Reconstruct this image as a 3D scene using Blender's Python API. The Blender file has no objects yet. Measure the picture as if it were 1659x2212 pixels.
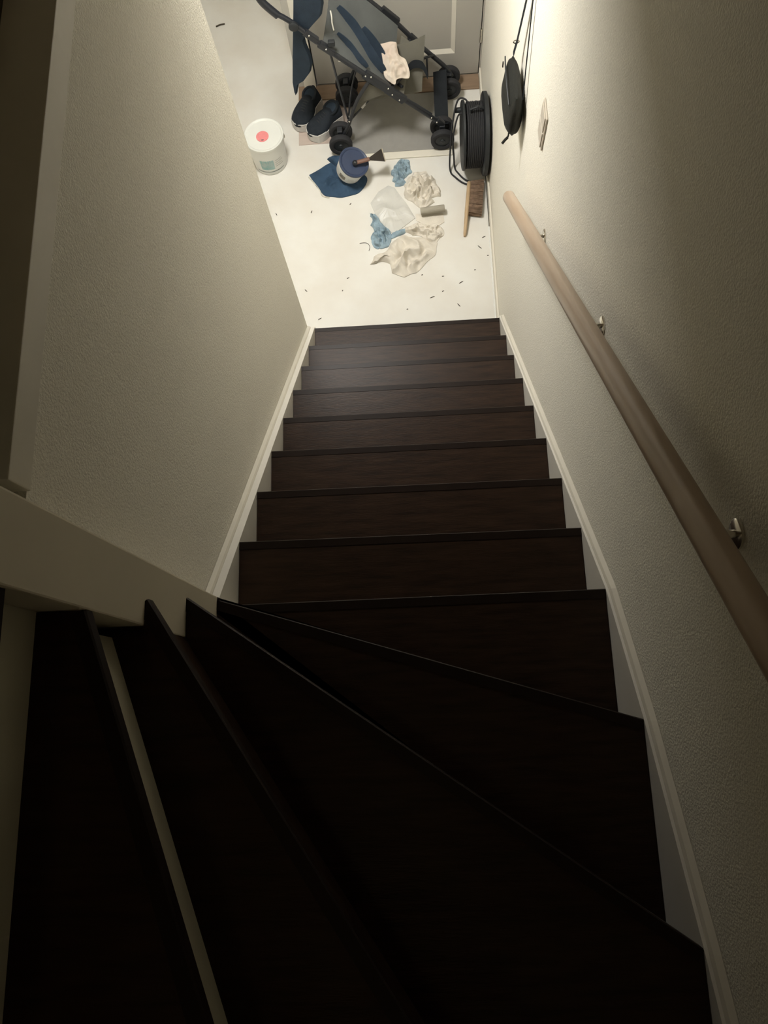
import bpy, bmesh, math, random
from mathutils import Vector, Matrix, noise
random.seed(7)
C = bpy.context.scene
COL = C.collection

# ------------------------------------------------------------------ camera
F_PX = 1629.17
CAM = Vector((0.482966, -1.776608, 3.258133))
R_RIGHT = Vector((0.9976409, -0.0292775, -0.0620923))
R_DOWN = Vector((-0.04396718, -0.9671436, -0.25039995))
R_FWD = Vector((-0.05272109, 0.25253926, -0.96614927))
cd = bpy.data.cameras.new('camera')
cam = bpy.data.objects.new('camera', cd)
COL.objects.link(cam)
cd.sensor_fit = 'VERTICAL'
cd.sensor_height = 36.0
cd.lens = 36.0 * F_PX / 2212.0
cd.clip_start = 0.02
m = Matrix((R_RIGHT, -R_DOWN, -R_FWD)).transposed().to_4x4()
m.translation = CAM
cam.matrix_world = m
C.camera = cam

# ------------------------------------------------------------------ world, lights, exposure
w = bpy.data.worlds.new('world'); C.world = w; w.use_nodes = True
w.node_tree.nodes['Background'].inputs[0].default_value = (0.75, 0.85, 1.0, 1)
w.node_tree.nodes['Background'].inputs[1].default_value = 0.004
C.view_settings.view_transform = 'Standard'
C.view_settings.look = 'None'
C.view_settings.gamma = 1.0
C.view_settings.use_curve_mapping = False
C.view_settings.exposure = 0.0

def area(name, loc, target, sx, sy, power, col, spread=180):
    l = bpy.data.lights.new(name, 'AREA'); l.shape = 'RECTANGLE'; l.size = sx; l.size_y = sy
    l.energy = power; l.color = col; l.spread = math.radians(spread)
    o = bpy.data.objects.new(name, l); COL.objects.link(o); o.location = loc
    o.rotation_euler = (Vector(target) - Vector(loc)).to_track_quat('-Z', 'Y').to_euler()
    return o
# daylight entering by the window of the room left of the hall
area('window_daylight', (-2.62, 1.9, 1.25), (0.2, 0.7, -0.2), 1.6, 1.3, 170, (0.66, 0.92, 1.0))
# ceiling lamp of the hall, left of the front door
area('hall_ceiling_light', (-0.03, 0.62, 2.2), (-0.03, 0.62, 0), 0.40, 0.40, 43, (1.0, 0.975, 0.93))
# dim warm fill added overhead to lift the upper stair walls, no known lamp
area('upper_fill_light', (0.25, -2.1, 4.5), (0.35, -1.8, 2), 0.2, 0.2, 0.5, (1.0, 0.72, 0.40))

# ------------------------------------------------------------------ helpers
FL = -0.1946            # hall floor level
RI, GO, WD = 0.19459, 0.19235, 0.88
def ray(u, v):
    return R_RIGHT * ((u - 829.5) / F_PX) + R_DOWN * ((v - 1106) / F_PX) + R_FWD
def flo(u, v, z=FL):
    d = ray(u, v); t = (z - CAM.z) / d.z
    return CAM + d * t
def pln(u, v, p, n):
    d = ray(u, v); p = Vector(p); n = Vector(n)
    return CAM + d * ((p - CAM).dot(n) / d.dot(n))

def mat(name, col, rough=0.6, spec=0.5, metal=0.0, var=0.0, scale=8.0, stretch=(1, 1, 1), bump=0.0, bscale=60.0,
        col2=None, trans=0.0, alpha=1.0, sheen=0.0, coat=0.0, bdist=0.004, detail=4.0):
    m = bpy.data.materials.new(name); m.use_nodes = True
    nt = m.node_tree; b = nt.nodes['Principled BSDF']
    b.inputs['Roughness'].default_value = rough
    b.inputs['Metallic'].default_value = metal
    b.inputs['Specular IOR Level'].default_value = spec
    b.inputs['Transmission Weight'].default_value = trans
    b.inputs['Alpha'].default_value = alpha
    b.inputs['Sheen Weight'].default_value = sheen
    b.inputs['Coat Weight'].default_value = coat
    tc = nt.nodes.new('ShaderNodeTexCoord')
    mp = nt.nodes.new('ShaderNodeMapping'); mp.inputs['Scale'].default_value = stretch
    nt.links.new(tc.outputs['Object'], mp.inputs['Vector'])
    n = nt.nodes.new('ShaderNodeTexNoise'); n.inputs['Scale'].default_value = scale
    n.inputs['Detail'].default_value = detail
    nt.links.new(mp.outputs[0], n.inputs['Vector'])
    if col2 is None:
        col2 = tuple(max(0, c * (1 - var)) for c in col)
    r = nt.nodes.new('ShaderNodeValToRGB')
    r.color_ramp.elements[0].position = 0.3; r.color_ramp.elements[1].position = 0.7
    r.color_ramp.elements[0].color = (*col2, 1); r.color_ramp.elements[1].color = (*col, 1)
    nt.links.new(n.outputs['Fac'], r.inputs[0]); nt.links.new(r.outputs[0], b.inputs['Base Color'])
    if bump:
        n2 = nt.nodes.new('ShaderNodeTexNoise'); n2.inputs['Scale'].default_value = bscale
        n2.inputs['Detail'].default_value = 3
        nt.links.new(mp.outputs[0], n2.inputs['Vector'])
        bp = nt.nodes.new('ShaderNodeBump'); bp.inputs['Strength'].default_value = bump
        bp.inputs['Distance'].default_value = bdist
        nt.links.new(n2.outputs['Fac'], bp.inputs['Height']); nt.links.new(bp.outputs[0], b.inputs['Normal'])
    return m

M = {}
M['wall'] = mat('wallpaper_woodchip', (0.88, 0.845, 0.74), 0.85, 0.25, var=0.05, scale=90, bump=0.7, bscale=230, bdist=0.003)
M['slab'] = mat('dull_paint', (0.60, 0.55, 0.43), 0.9, 0.2, var=0.05)
M['trim'] = mat('white_gloss_paint', (0.74, 0.70, 0.60), 0.45, 0.4, var=0.05, scale=14, bump=0.1, bscale=30)
M['stringer'] = mat('stringer_paint', (0.76, 0.73, 0.66), 0.5, 0.4, var=0.05, scale=10)
M['wood'] = mat('dark_wood_laminate', (0.040, 0.021, 0.0115), 0.42, 0.2, col2=(0.018, 0.0092, 0.0052), scale=9,
                stretch=(1.2, 9, 9), bump=0.12, bscale=40, detail=8)
M['nose'] = mat('dark_nosing', (0.016, 0.009, 0.006), 0.42, 0.17, var=0.2, scale=20)
M['newel'] = mat('newel_paint', (0.82, 0.75, 0.60), 0.6, 0.3, var=0.04, scale=10)
M['riser'] = mat('riser_paint', (0.80, 0.76, 0.60), 0.6, 0.3, var=0.06, scale=12)
M['floor'] = mat('white_subfloor', (0.76, 0.75, 0.70), 0.48, 0.35, col2=(0.70, 0.67, 0.605), scale=5, bump=0.1, bscale=60, detail=8)
M['plywood'] = mat('bare_plywood', (0.55, 0.46, 0.40), 0.75, 0.2, col2=(0.44, 0.36, 0.31), scale=6, stretch=(1, 3, 1))
M['thresh'] = mat('threshold_wood', (0.30, 0.21, 0.14), 0.6, 0.3, col2=(0.23, 0.16, 0.105), scale=6, stretch=(1, 8, 8))
M['doormat'] = mat('grey_doormat', (0.31, 0.30, 0.275), 0.9, 0.15, var=0.07, scale=30, bump=0.4, bscale=400)
M['door'] = mat('door_paint', (0.46, 0.44, 0.39), 0.5, 0.4, var=0.04, scale=4)
M['rail'] = mat('varnished_pine', (0.50, 0.39, 0.29), 0.42, 0.4, col2=(0.43, 0.32, 0.225), scale=7, stretch=(6, 6, 0.5), coat=0.15, detail=6)
M['chrome'] = mat('chrome', (0.75, 0.72, 0.65), 0.2, 0.5, metal=1.0)
M['black'] = mat('black_metal', (0.02, 0.022, 0.026), 0.4, 0.45)
M['blackplastic'] = mat('black_plastic', (0.022, 0.025, 0.027), 0.5, 0.4, var=0.2)
M['rubber'] = mat('wheel_rubber', (0.028, 0.028, 0.03), 0.8, 0.3)
M['navy'] = mat('navy_fabric', (0.035, 0.052, 0.075), 0.85, 0.2, var=0.25, scale=20, bump=0.25, bscale=600)
M['greyfab'] = mat('grey_fabric', (0.12, 0.128, 0.125), 0.9, 0.2, var=0.22, scale=7, bump=0.3, bscale=500)
M['greyfab2'] = mat('grey_taupe_fabric', (0.155, 0.148, 0.12), 0.9, 0.2, var=0.15, scale=7, bump=0.2, bscale=500)
M['strap'] = mat('black_webbing', (0.016, 0.019, 0.022), 0.8, 0.2, var=0.2, scale=30, bump=0.3, bscale=500)
M['tissue'] = mat('white_cotton', (0.62, 0.56, 0.47), 0.9, 0.2, col2=(0.58, 0.48, 0.40), scale=9, bump=0.2, bscale=90)
M['sole'] = mat('white_rubber_sole', (0.60, 0.58, 0.55), 0.6, 0.3, var=0.12, scale=30)
M['shoe'] = mat('dark_shoe_mesh', (0.020, 0.026, 0.034), 0.8, 0.25, var=0.3, scale=50, bump=0.3, bscale=500)
M['bucket'] = mat('white_bucket_plastic', (0.72, 0.72, 0.68), 0.35, 0.45, var=0.03)
M['lid'] = mat('translucent_lid', (0.74, 0.75, 0.70), 0.4, 0.4, var=0.04)
M['pink'] = mat('pink_sticker', (0.80, 0.27, 0.27), 0.5, 0.3, var=0.1, scale=60)
M['teal'] = mat('teal_print', (0.22, 0.40, 0.40), 0.5, 0.3, col2=(0.42, 0.52, 0.50), scale=40)
M['dkprint'] = mat('dark_print', (0.06, 0.09, 0.10), 0.5, 0.3)
M['greyprint'] = mat('grey_print', (0.45, 0.45, 0.42), 0.5, 0.3)
M['bluelid'] = mat('blue_lid_plastic', (0.042, 0.060, 0.115), 0.45, 0.45, var=0.15, scale=12)
M['label'] = mat('photo_label', (0.30, 0.26, 0.20), 0.5, 0.3, col2=(0.06, 0.07, 0.07), scale=55)
M['bluecloth'] = mat('blue_cotton', (0.048, 0.090, 0.150), 0.9, 0.2, var=0.35, scale=14, bump=0.3, bscale=300)
M['hem'] = mat('pale_hem', (0.62, 0.60, 0.52), 0.9, 0.2)
M['paleblue'] = mat('pale_blue_cotton', (0.33, 0.44, 0.51), 0.9, 0.2, var=0.3, scale=25, bump=0.3, bscale=200)
M['rag'] = mat('off_white_cotton', (0.72, 0.67, 0.58), 0.9, 0.2, var=0.1, scale=16, bump=0.3, bscale=150)
M['film'] = mat('milky_plastic_film', (0.74, 0.73, 0.68), 0.35, 0.5, var=0.06, scale=12, alpha=0.82)
M['brown'] = mat('brown_knife_handle', (0.20, 0.11, 0.08), 0.45, 0.4, var=0.2)
M['steel'] = mat('dirty_steel', (0.045, 0.038, 0.032), 0.8, 0.1, metal=0.0, var=0.3, scale=30)
M['beech'] = mat('pale_beech', (0.55, 0.41, 0.25), 0.55, 0.3, col2=(0.42, 0.29, 0.17), scale=8, stretch=(6, 1, 6))
M['bristle'] = mat('brown_bristle', (0.36, 0.25, 0.175), 0.9, 0.2, var=0.4, scale=60)
M['leather'] = mat('black_leather', (0.018, 0.019, 0.016), 0.6, 0.25, var=0.2, bump=0.3, bscale=200)
M['switch'] = mat('switch_plastic', (0.66, 0.60, 0.50), 0.35, 0.4)
M['dirt'] = mat('dark_dirt', (0.07, 0.06, 0.045), 0.9, 0.1)
M['caulk'] = mat('white_filler', (0.80, 0.80, 0.76), 0.6, 0.3)
M['filler_gap'] = mat('dark_gap', (0.05, 0.045, 0.035), 0.9, 0.1)

def obj(name, bm, m, parent=None, smooth=False, loc=None):
    me = bpy.data.meshes.new(name)
    bmesh.ops.recalc_face_normals(bm, faces=bm.faces)
    bm.to_mesh(me); bm.free()
    if smooth:
        for p in me.polygons: p.use_smooth = True
        me.set_sharp_from_angle(angle=math.radians(42))
    me.materials.append(m if not isinstance(m, str) else M[m])
    o = bpy.data.objects.new(name, me); COL.objects.link(o)
    if parent is not None:
        o.parent = parent
        o.matrix_parent_inverse = parent.matrix_world.inverted() if False else Matrix.Translation(-parent.location)
    return o
def thing(name, label, cat, loc, group=None):
    o = bpy.data.objects.new(name, None); COL.objects.link(o); o.location = loc
    o.empty_display_size = 0.05
    o['label'] = label; o['category'] = cat
    if group: o['group'] = group
    return o
def tag(o, label, cat, group=None, kind=None):
    o['label'] = label; o['category'] = cat
    if group: o['group'] = group
    if kind: o['kind'] = kind
    return o
def struct(name, bm, m, parent=None, smooth=False):
    o = obj(name, bm, m, parent, smooth)
    if parent is None: o['kind'] = 'structure'
    return o
def NB(): return bmesh.new()
def box(bm, a, b, bev=0.0):
    x0, y0, z0 = a; x1, y1, z1 = b
    vs = [bm.verts.new(p) for p in ((x0, y0, z0), (x1, y0, z0), (x1, y1, z0), (x0, y1, z0), (x0, y0, z1), (x1, y0, z1), (x1, y1, z1), (x0, y1, z1))]
    fs = [bm.faces.new([vs[i] for i in q]) for q in ((0, 3, 2, 1), (4, 5, 6, 7), (0, 1, 5, 4), (1, 2, 6, 5), (2, 3, 7, 6), (3, 0, 4, 7))]
    if bev:
        es = set(e for f in fs for e in f.edges)
        bmesh.ops.bevel(bm, geom=list(es), offset=bev, segments=2, affect='EDGES', profile=0.6)
    return bm
def B(a, b, bev=0.0): return box(NB(), a, b, bev)
def extr(bm, pts, d):
    """prism: polygon pts (3D) swept by vector d"""
    d = Vector(d)
    a = [bm.verts.new(p) for p in pts]; b = [bm.verts.new(Vector(p) + d) for p in pts]
    bm.faces.new(a); bm.faces.new(b[::-1]); n = len(pts)
    for i in range(n): bm.faces.new((a[i], a[(i + 1) % n], b[(i + 1) % n], b[i]))
    return bm
def catmull(P, n=6):
    P = [Vector(p) for p in P]; out = []
    for i in range(len(P) - 1):
        p0 = P[max(i - 1, 0)]; p1 = P[i]; p2 = P[i + 1]; p3 = P[min(i + 2, len(P) - 1)]
        for k in range(n):
            t = k / n
            out.append(0.5 * ((2 * p1) + (p2 - p0) * t + (2 * p0 - 5 * p1 + 4 * p2 - p3) * t * t + (3 * p1 - p0 - 3 * p2 + p3) * t ** 3))
    out.append(P[-1]); return out
def tube(bm, P, r, seg=10, cap=True, rs=None, flat=None):
    P = [Vector(p) for p in P]; rings = []; up = None
    for i, p in enumerate(P):
        t = (P[min(i + 1, len(P) - 1)] - P[max(i - 1, 0)]).normalized()
        if up is None:
            up = t.orthogonal().normalized() if flat is None else Vector(flat[2])
        up = (up - t * up.dot(t)).normalized(); s = t.cross(up)
        rr = rs[i] if rs else r
        ra, rb = (rr, rr) if flat is None else (flat[0], flat[1])
        rings.append([bm.verts.new(p + up * (math.cos(a) * rb) + s * (math.sin(a) * ra)) for a in [2 * math.pi * k / seg for k in range(seg)]])
    for a, b in zip(rings, rings[1:]):
        for k in range(seg): bm.faces.new((a[k], a[(k + 1) % seg], b[(k + 1) % seg], b[k]))
    if cap: bm.faces.new(rings[0][::-1]); bm.faces.new(rings[-1])
    return bm
def lathe(bm, prof, origin, axis, seg=40):
    """prof: list of (radius, height) along axis"""
    ax = Vector(axis).normalized(); u = ax.orthogonal().normalized(); s = ax.cross(u); o = Vector(origin); rings = []
    for r, h in prof:
        if r < 1e-6: rings.append([bm.verts.new(o + ax * h)])
        else: rings.append([bm.verts.new(o + ax * h + u * (math.cos(a) * r) + s * (math.sin(a) * r)) for a in [2 * math.pi * k / seg for k in range(seg)]])
    for a, b in zip(rings, rings[1:]):
        for k in range(seg):
            k2 = (k + 1) % seg
            if len(a) == 1 and len(b) == 1: continue
            if len(a) == 1: bm.faces.new((a[0], b[k2], b[k]))
            elif len(b) == 1: bm.faces.new((a[k], a[k2], b[0]))
            else: bm.faces.new((a[k], a[k2], b[k2], b[k]))
    return bm
def sheet(bm, rows, th):
    """rows: grid of 3D points; gives the sheet a thickness"""
    rows = [[Vector(p) for p in r] for r in rows]; nr, nc = len(rows), len(rows[0])
    def nrm(i, j):
        a = rows[min(i + 1, nr - 1)][j] - rows[max(i - 1, 0)][j]; b = rows[i][min(j + 1, nc - 1)] - rows[i][max(j - 1, 0)]
        n = a.cross(b); return n.normalized() if n.length > 1e-9 else Vector((0, 0, 1))
    A = [[bm.verts.new(rows[i][j] + nrm(i, j) * th / 2) for j in range(nc)] for i in range(nr)]
    Bv = [[bm.verts.new(rows[i][j] - nrm(i, j) * th / 2) for j in range(nc)] for i in range(nr)]
    for i in range(nr - 1):
        for j in range(nc - 1):
            bm.faces.new((A[i][j], A[i + 1][j], A[i + 1][j + 1], A[i][j + 1]))
            bm.faces.new((Bv[i][j], Bv[i][j + 1], Bv[i + 1][j + 1], Bv[i + 1][j]))
    for i in range(nr - 1):
        for j in (0, nc - 1): bm.faces.new((A[i][j], A[i + 1][j], Bv[i + 1][j], Bv[i][j]))
    for j in range(nc - 1):
        for i in (0, nr - 1): bm.faces.new((A[i][j], A[i][j + 1], Bv[i][j + 1], Bv[i][j]))
    return bm
_dirs = {}
def ridged(v, s):
    """folded-cloth relief: sharp pleats running in a few warped directions, 0..1"""
    if s not in _dirs:
        rr = random.Random(s * 13.7); _dirs[s] = [(math.cos(a), math.sin(a), rr.uniform(0, 5), f, w) for a, f, w in
            [(rr.uniform(0, 6.28), 0.30, 1.0), (rr.uniform(0, 6.28), 0.42, 0.8), (rr.uniform(0, 6.28), 0.75, 0.5), (rr.uniform(0, 6.28), 1.2, 0.28)]]
    wx = noise.noise(v * 0.30 + Vector((s, 0, 0))); wy = noise.noise(v * 0.75 + Vector((0, s, 3)))
    a = 0; n = 0
    for cx, cy, ph, f, w in _dirs[s]:
        t = (v.x * cx + v.y * cy + v.z * 0.7) * f + ph + wx * 1.3 + wy * 0.5
        t -= math.floor(t); a += w * (1 - abs(2 * t - 1)) ** 1.15; n += w
    return a / n
def crumple(outline, h, seed, fr=22.0, base=FL, nr=34, ns=170, lift=0.004, slide=0.012, tip=0.25, straight=False):
    """crumpled cloth lying on the floor; outline = star-shaped list of floor points"""
    P = [Vector((p[0], p[1], 0)) for p in outline]
    c = sum(P, Vector()) / len(P)
    if straight:
        Q = P + [P[0]]; dense = [Q[i].lerp(Q[i + 1], k / 12) for i in range(len(P)) for k in range(12)]
    else: dense = catmull(P + [P[0]], 8)[:-1]
    dense = [dense[int(i * len(dense) / ns)] for i in range(ns)]
    bm = NB(); rings = []; cv = None
    for i in range(nr + 1):
        t = i / nr; ring = []
        if i == 0:
            q = c.copy(); q.z = base + lift + h * max(0.1, ridged(Vector((q.x, q.y, 0)) * fr, seed)); cv = bm.verts.new(q); continue
        for d in dense:
            q = c + (d - c) * t
            n = Vector((q.x, q.y, 0)) * fr
            env = (1 - t ** 3) * (1 - tip) + tip * (1 - t ** 8)
            z = h * env * max(0.02, ridged(n, seed) * 1.15 - 0.12 + 0.3 * noise.noise(n * 0.25 + Vector((seed, 0, 0))))
            q.x += slide * noise.noise(n * 0.6 + Vector((0, seed, 4))) * (0.3 + t); q.y += slide * noise.noise(n * 0.6 + Vector((seed, 7, 0))) * (0.3 + t)
            q.z = base + lift + z
            ring.append(bm.verts.new(q))
        rings.append(ring)
    for k in range(ns): bm.faces.new((cv, rings[0][k], rings[0][(k + 1) % ns]))
    for a, b in zip(rings, rings[1:]):
        for k in range(ns): bm.faces.new((a[k], b[k], b[(k + 1) % ns], a[(k + 1) % ns]))
    # skirt down to the floor, closing the underside
    low = [bm.verts.new((v.co.x, v.co.y, base + 0.0006)) for v in rings[-1]]
    for k in range(ns): bm.faces.new((rings[-1][k], low[k], low[(k + 1) % ns], rings[-1][(k + 1) % ns]))
    bm.faces.new(low)
    return bm

# ------------------------------------------------------------------ the stairwell and hall shell
XL, XR = -0.033, 0.899          # faces of the side walls
TOP = 4.9
struct('floor', B((-2.75, -0.02, FL - 0.12), (XR + 0.1, 3.6, FL)), 'floor')
struct('wall_right', B((XR, -2.62, FL - 0.12), (XR + 0.12, 1.75, TOP)), 'wall')
struct('wall_left', B((-0.11, -1.55, FL - 0.1), (XL, 0.0, 2.343)), 'wall')
struct('wall_hall_front', B((-2.75, -0.1, FL), (-0.11, 0.0, 2.343)), 'wall')
struct('wall_back', B((-2.0, -2.65, -0.3), (XR + 0.12, -2.53, TOP)), 'wall')
# entrance wall with the front door opening
bm = NB()
box(bm, (-0.112, 1.597, FL), (-0.03, 1.74, 2.343)); box(bm, (-0.03, 1.597, 1.90), (XR, 1.74, 2.343))
box(bm, (XR - 0.008, 1.597, FL), (XR, 1.74, 1.90))
struct('wall_entrance', bm, 'door')
# living side walls, with the window opening the daylight comes through
bm = NB()
box(bm, (-2.75, -0.1, FL), (-2.65, 1.0, 2.343)); box(bm, (-2.75, 2.8, FL), (-2.65, 3.6, 2.343))
box(bm, (-2.75, 1.0, FL), (-2.65, 2.8, 0.5)); box(bm, (-2.75, 1.0, 1.95), (-2.65, 2.8, 2.343))
struct('wall_window_side', bm, 'wall')
struct('wall_far', B((-2.75, 3.6, FL), (-0.03, 3.7, 2.343)), 'wall')
struct('wall_far_right', B((-0.112, 1.74, FL), (-0.03, 3.6, 2.343)), 'wall')
bm = NB()
for a, b in (((-2.73, 1.0, 0.5), (-2.67, 2.8, 0.56)), ((-2.73, 1.0, 1.89), (-2.67, 2.8, 1.95)), ((-2.73, 1.0, 0.56), (-2.67, 1.06, 1.89)),
             ((-2.73, 2.74, 0.56), (-2.67, 2.8, 1.89)), ((-2.73, 1.87, 0.56), (-2.67, 1.93, 1.89))): box(bm, a, b)
struct('window_1', bm, 'trim')
# ceiling over hall and living side; its edges are what the stairwell passes
struct('ceiling', B((-2.75, 0.0, 2.345), (XR, 3.7, 2.62)), 'slab')
struct('ceiling_side', B((-2.0, -1.49, 2.345), (-0.115, -0.001, 2.62)), 'slab')
struct('ceiling_upper', B((-2.0, -2.65, TOP), (XR + 0.12, 3.7, TOP + 0.1)), 'wall')
struct('wall_upper_left', B((-2.1, -2.65, -0.3), (-2.0, 3.7, TOP)), 'wall')
struct('wall_upper_end', B((-2.0, 1.3, 2.621), (XR, 1.4, TOP)), 'wall')
# ledge trim along the top of the left wall
struct('trim_ledge_left', B((-0.110, -1.489, 2.3435), (-0.027, -0.001, 2.398), 0.002), 'trim')
# newel: tall squared post the winding steps turn around
struct('wall_newel', B((-0.045, -1.645, -0.1), (0.055, -1.545, TOP - 0.001), 0.003), 'newel')

# ------------------------------------------------------------------ staircase (treads, risers, stringers)
stair = thing('staircase', 'dark brown laminate staircase with white stringers, winding at the top', 'staircase', (0.44, -0.8, FL))
TH = 0.022
def tread(poly, z):
    bm = extr(NB(), [Vector((x, y, z - TH)) for x, y in poly], (0, 0, TH))
    bmesh.ops.bevel(bm, geom=[e for e in bm.edges if abs(e.verts[0].co.z - e.verts[1].co.z) < 1e-6 and e.verts[0].co.z > z - 1e-4], offset=0.002, segments=2, affect='EDGES')
    return obj('tread', bm, 'wood', stair)
def nosing(a, b, z, dirn, sk=0.0):
    """dark metal edge strip along the front of a tread, from a to b; dirn points off the step"""
    a = Vector((a[0], a[1], z)); b = Vector((b[0], b[1], z)); d = Vector((dirn[0], dirn[1], 0)).normalized()
    prof = [(-0.018, 0.0012), (0.001, 0.0012), (0.003, -0.002), (0.003, -TH - 0.003 - sk), (-0.002, -TH - 0.003 - sk), (-0.002, -0.0005), (-0.018, -0.0005)]
    return obj('nosing', extr(NB(), [a + d * p + Vector((0, 0, q)) for p, q in prof], b - a), 'nose', stair)
OV = 0.02
for i in range(0, 8):
    yf = -i * GO; z = i * RI; last = i == 7
    tread([(0, yf - 0.001), (WD, yf - 0.001), (WD, yf - GO - OV), (0, yf - GO - OV)], z)
    nosing((0, yf - 0.001), (WD, yf - 0.001), z, (0, 1))
    obj('riser', B((0, yf - OV - 0.012, z - RI + 0.0), (WD, yf - OV, z - TH - 0.0005)), 'wood', stair)
# winders: nosing lines (inner point at the newel, outer point on the wall), level
def cut(p, q, x=None, y=None):
    if x is not None:
        t = (x - p[0]) / (q[0] - p[0]); return (x, p[1] + t * (q[1] - p[1]))
    t = (y - p[1]) / (q[1] - p[1]); return (p[0] + t * (q[0] - p[0]), y)
N8 = ((0.0, -8 * GO + 0.0), (WD, -1.534))
N9 = ((0.0, -1.537), (WD, -1.8125))
N10 = ((0.054, -1.577), (WD, -2.149))
YB = -2.53
N11 = ((0.057, -1.606), cut((0.057, -1.606), (0.12, -1.701), y=YB))
N12 = ((0.05, -1.645), cut((0.05, -1.645), (0.219, -2.103), y=YB))
N13 = ((0.045, -1.645), (0.049, YB))
def off(n, k):
    a = Vector((n[0][0], n[0][1])); b = Vector((n[1][0], n[1][1])); d = (b - a).normalized(); p = Vector((d.y, -d.x)) * k
    return (a + p, b + p)
def winder(poly, z, n, m):
    tread(poly, z)
    a, b = Vector(n[0]), Vector(n[1]); d = (b - a).normalized(); nn = Vector((-d.y, d.x))
    nosing(a, b, z, nn, -0.005)
    o_ = 0.024 if m == 'wood' else (0.046 if z < 12.5 * RI else 0.055)
    p, q = a - nn * o_, b - nn * o_
    pts = [Vector((p.x, p.y, z - RI)), Vector((q.x, q.y, z - RI)), Vector((q.x, q.y, z - TH - 0.0005)), Vector((p.x, p.y, z - TH - 0.0005))]
    obj('riser', extr(NB(), pts, (-nn.x * 0.012, -nn.y * 0.012, 0)), m, stair)
winder([N8[0], N8[1], (WD, -1.90), (0.0, -1.545)], 8 * RI, N8, 'wood')
winder([(0.0, -1.537), N9[1], (WD, -2.20), (0.056, -1.62), (0.056, -1.546), (0.0, -1.546)], 9 * RI, N9, 'wood')
winder([N10[0], N10[1], (WD, YB), (0.54, YB), (0.056, -1.6445)], 10 * RI, N10, 'wood')
winder([N11[0], N11[1], (0.22, YB), (-0.03, -1.647), (0.056, -1.647)], 11 * RI, N11, 'wood')
winder([(0.052, -1.646), N12[1], (-0.06, YB), (-0.06, -1.646)], 12 * RI, N12, 'riser')
winder([(0.045, -1.646), N13[1], (-0.3, YB), (-0.3, -1.646)], 13 * RI, N13, 'riser')
obj('landing', B((-1.99, -2.52, 14 * RI - 0.03), (-0.22, -1.646, 14 * RI)), 'wood', stair)
obj('riser', B((-0.24, -2.52, 13 * RI), (-0.228, -1.646, 14 * RI - 0.0305)), 'riser', stair)
obj('inner_string', B((-1.9, -1.672, 11.2 * RI), (-0.046, -1.646, 11.9 * RI)), 'riser', stair)
# white stringers beside the steps, top edge through the nosings
def string(x0, x1, pts, name='stringer'):
    low = 0.30
    bm = NB(); n = len(pts); vs = []
    for y, z in pts:
        vs.append([bm.verts.new((x0, y, z)), bm.verts.new((x1, y, z)), bm.verts.new((x1, y, z - low)), bm.verts.new((x0, y, z - low))])
    for a, b in zip(vs, vs[1:]):
        for k in range(4): bm.faces.new((a[k], a[(k + 1) % 4], b[(k + 1) % 4], b[k]))
    bm.faces.new(vs[0][::-1]); bm.faces.new(vs[-1])
    return bm
e = 0.004
sl = [(0.022, -0.022 * RI / GO + e)] + [(-7.95 * GO, 7.95 * RI + e)]
sl = [(0.012, 0.0), (0.004, e)] + [(-7.98 * GO, 7.98 * RI + e)]
obj('stringer', string(XL + 0.001, -0.0005, sl), 'stringer', stair)
rr_ = [(0.012, 0.0), (0.004, e), (-1.534, 8 * RI + e), (-1.8125, 9 * RI + e), (-2.149, 10 * RI + e), (-2.529, 10.95 * RI + e)]
obj('stringer', string(WD + 0.0005, XR - 0.001, rr_), 'stringer', stair)
# mouldings along both stringer tops
def mould(xw, s, pts):
    bm = NB()
    prof = [(0, 0), (0.012, 0), (0.012, 0.004), (0.009, 0.012), (0.0, 0.022)]
    rings = []
    for y, z in pts: rings.append([bm.verts.new((xw + s * a, y, z + b + 0.0005)) for a, b in prof])
    for a, b in zip(rings, rings[1:]):
        for k in range(len(prof)): bm.faces.new((a[k], a[(k + 1) % len(prof)], b[(k + 1) % len(prof)], b[k]))
    bm.faces.new(rings[0]); bm.faces.new(rings[-1][::-1]); return bm
obj('moulding', mould(XL + 0.001, 1, sl[1:]), 'trim', stair)
obj('moulding', mould(XR - 0.001, -1, rr_[1:]), 'trim', stair)

# ------------------------------------------------------------------ hall floor pieces
o = struct('baseboard_right', B((XR - 0.010, 0.013, FL + 0.0005), (XR - 0.0005, 1.59, FL + 0.055), 0.002), 'trim')
bm = NB()
tube(bm, [(XR - 0.013, 0.03 + 0.05 * k, FL + 0.002) for k in range(13)], 0.004, 6, rs=[0.003 + 0.004 * abs(math.sin(k * 1.7)) for k in range(13)])
tag(obj('filler_bead', bm, 'caulk', smooth=True), 'smeared white filler along the foot of right wall near the stairs', 'filler')
tag(obj('floor_gap', B((XR - 0.0135, 0.45, FL + 0.0003), (XR - 0.0105, 1.1, FL + 0.0022)), 'filler_gap'), 'dark gap strip between floor and right baseboard beside the hand brush', 'gap')
bpy.data.objects['floor_gap']['kind'] = 'structure'
bpy.data.objects['filler_bead']['kind'] = 'structure'
for k_ in ('label', 'category'):
    for n_ in ('floor_gap', 'filler_bead'): del bpy.data.objects[n_][k_]
bpy.data.objects['floor_gap'].name = 'trim_1'; bpy.data.objects['filler_bead'].name = 'trim_2'

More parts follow.
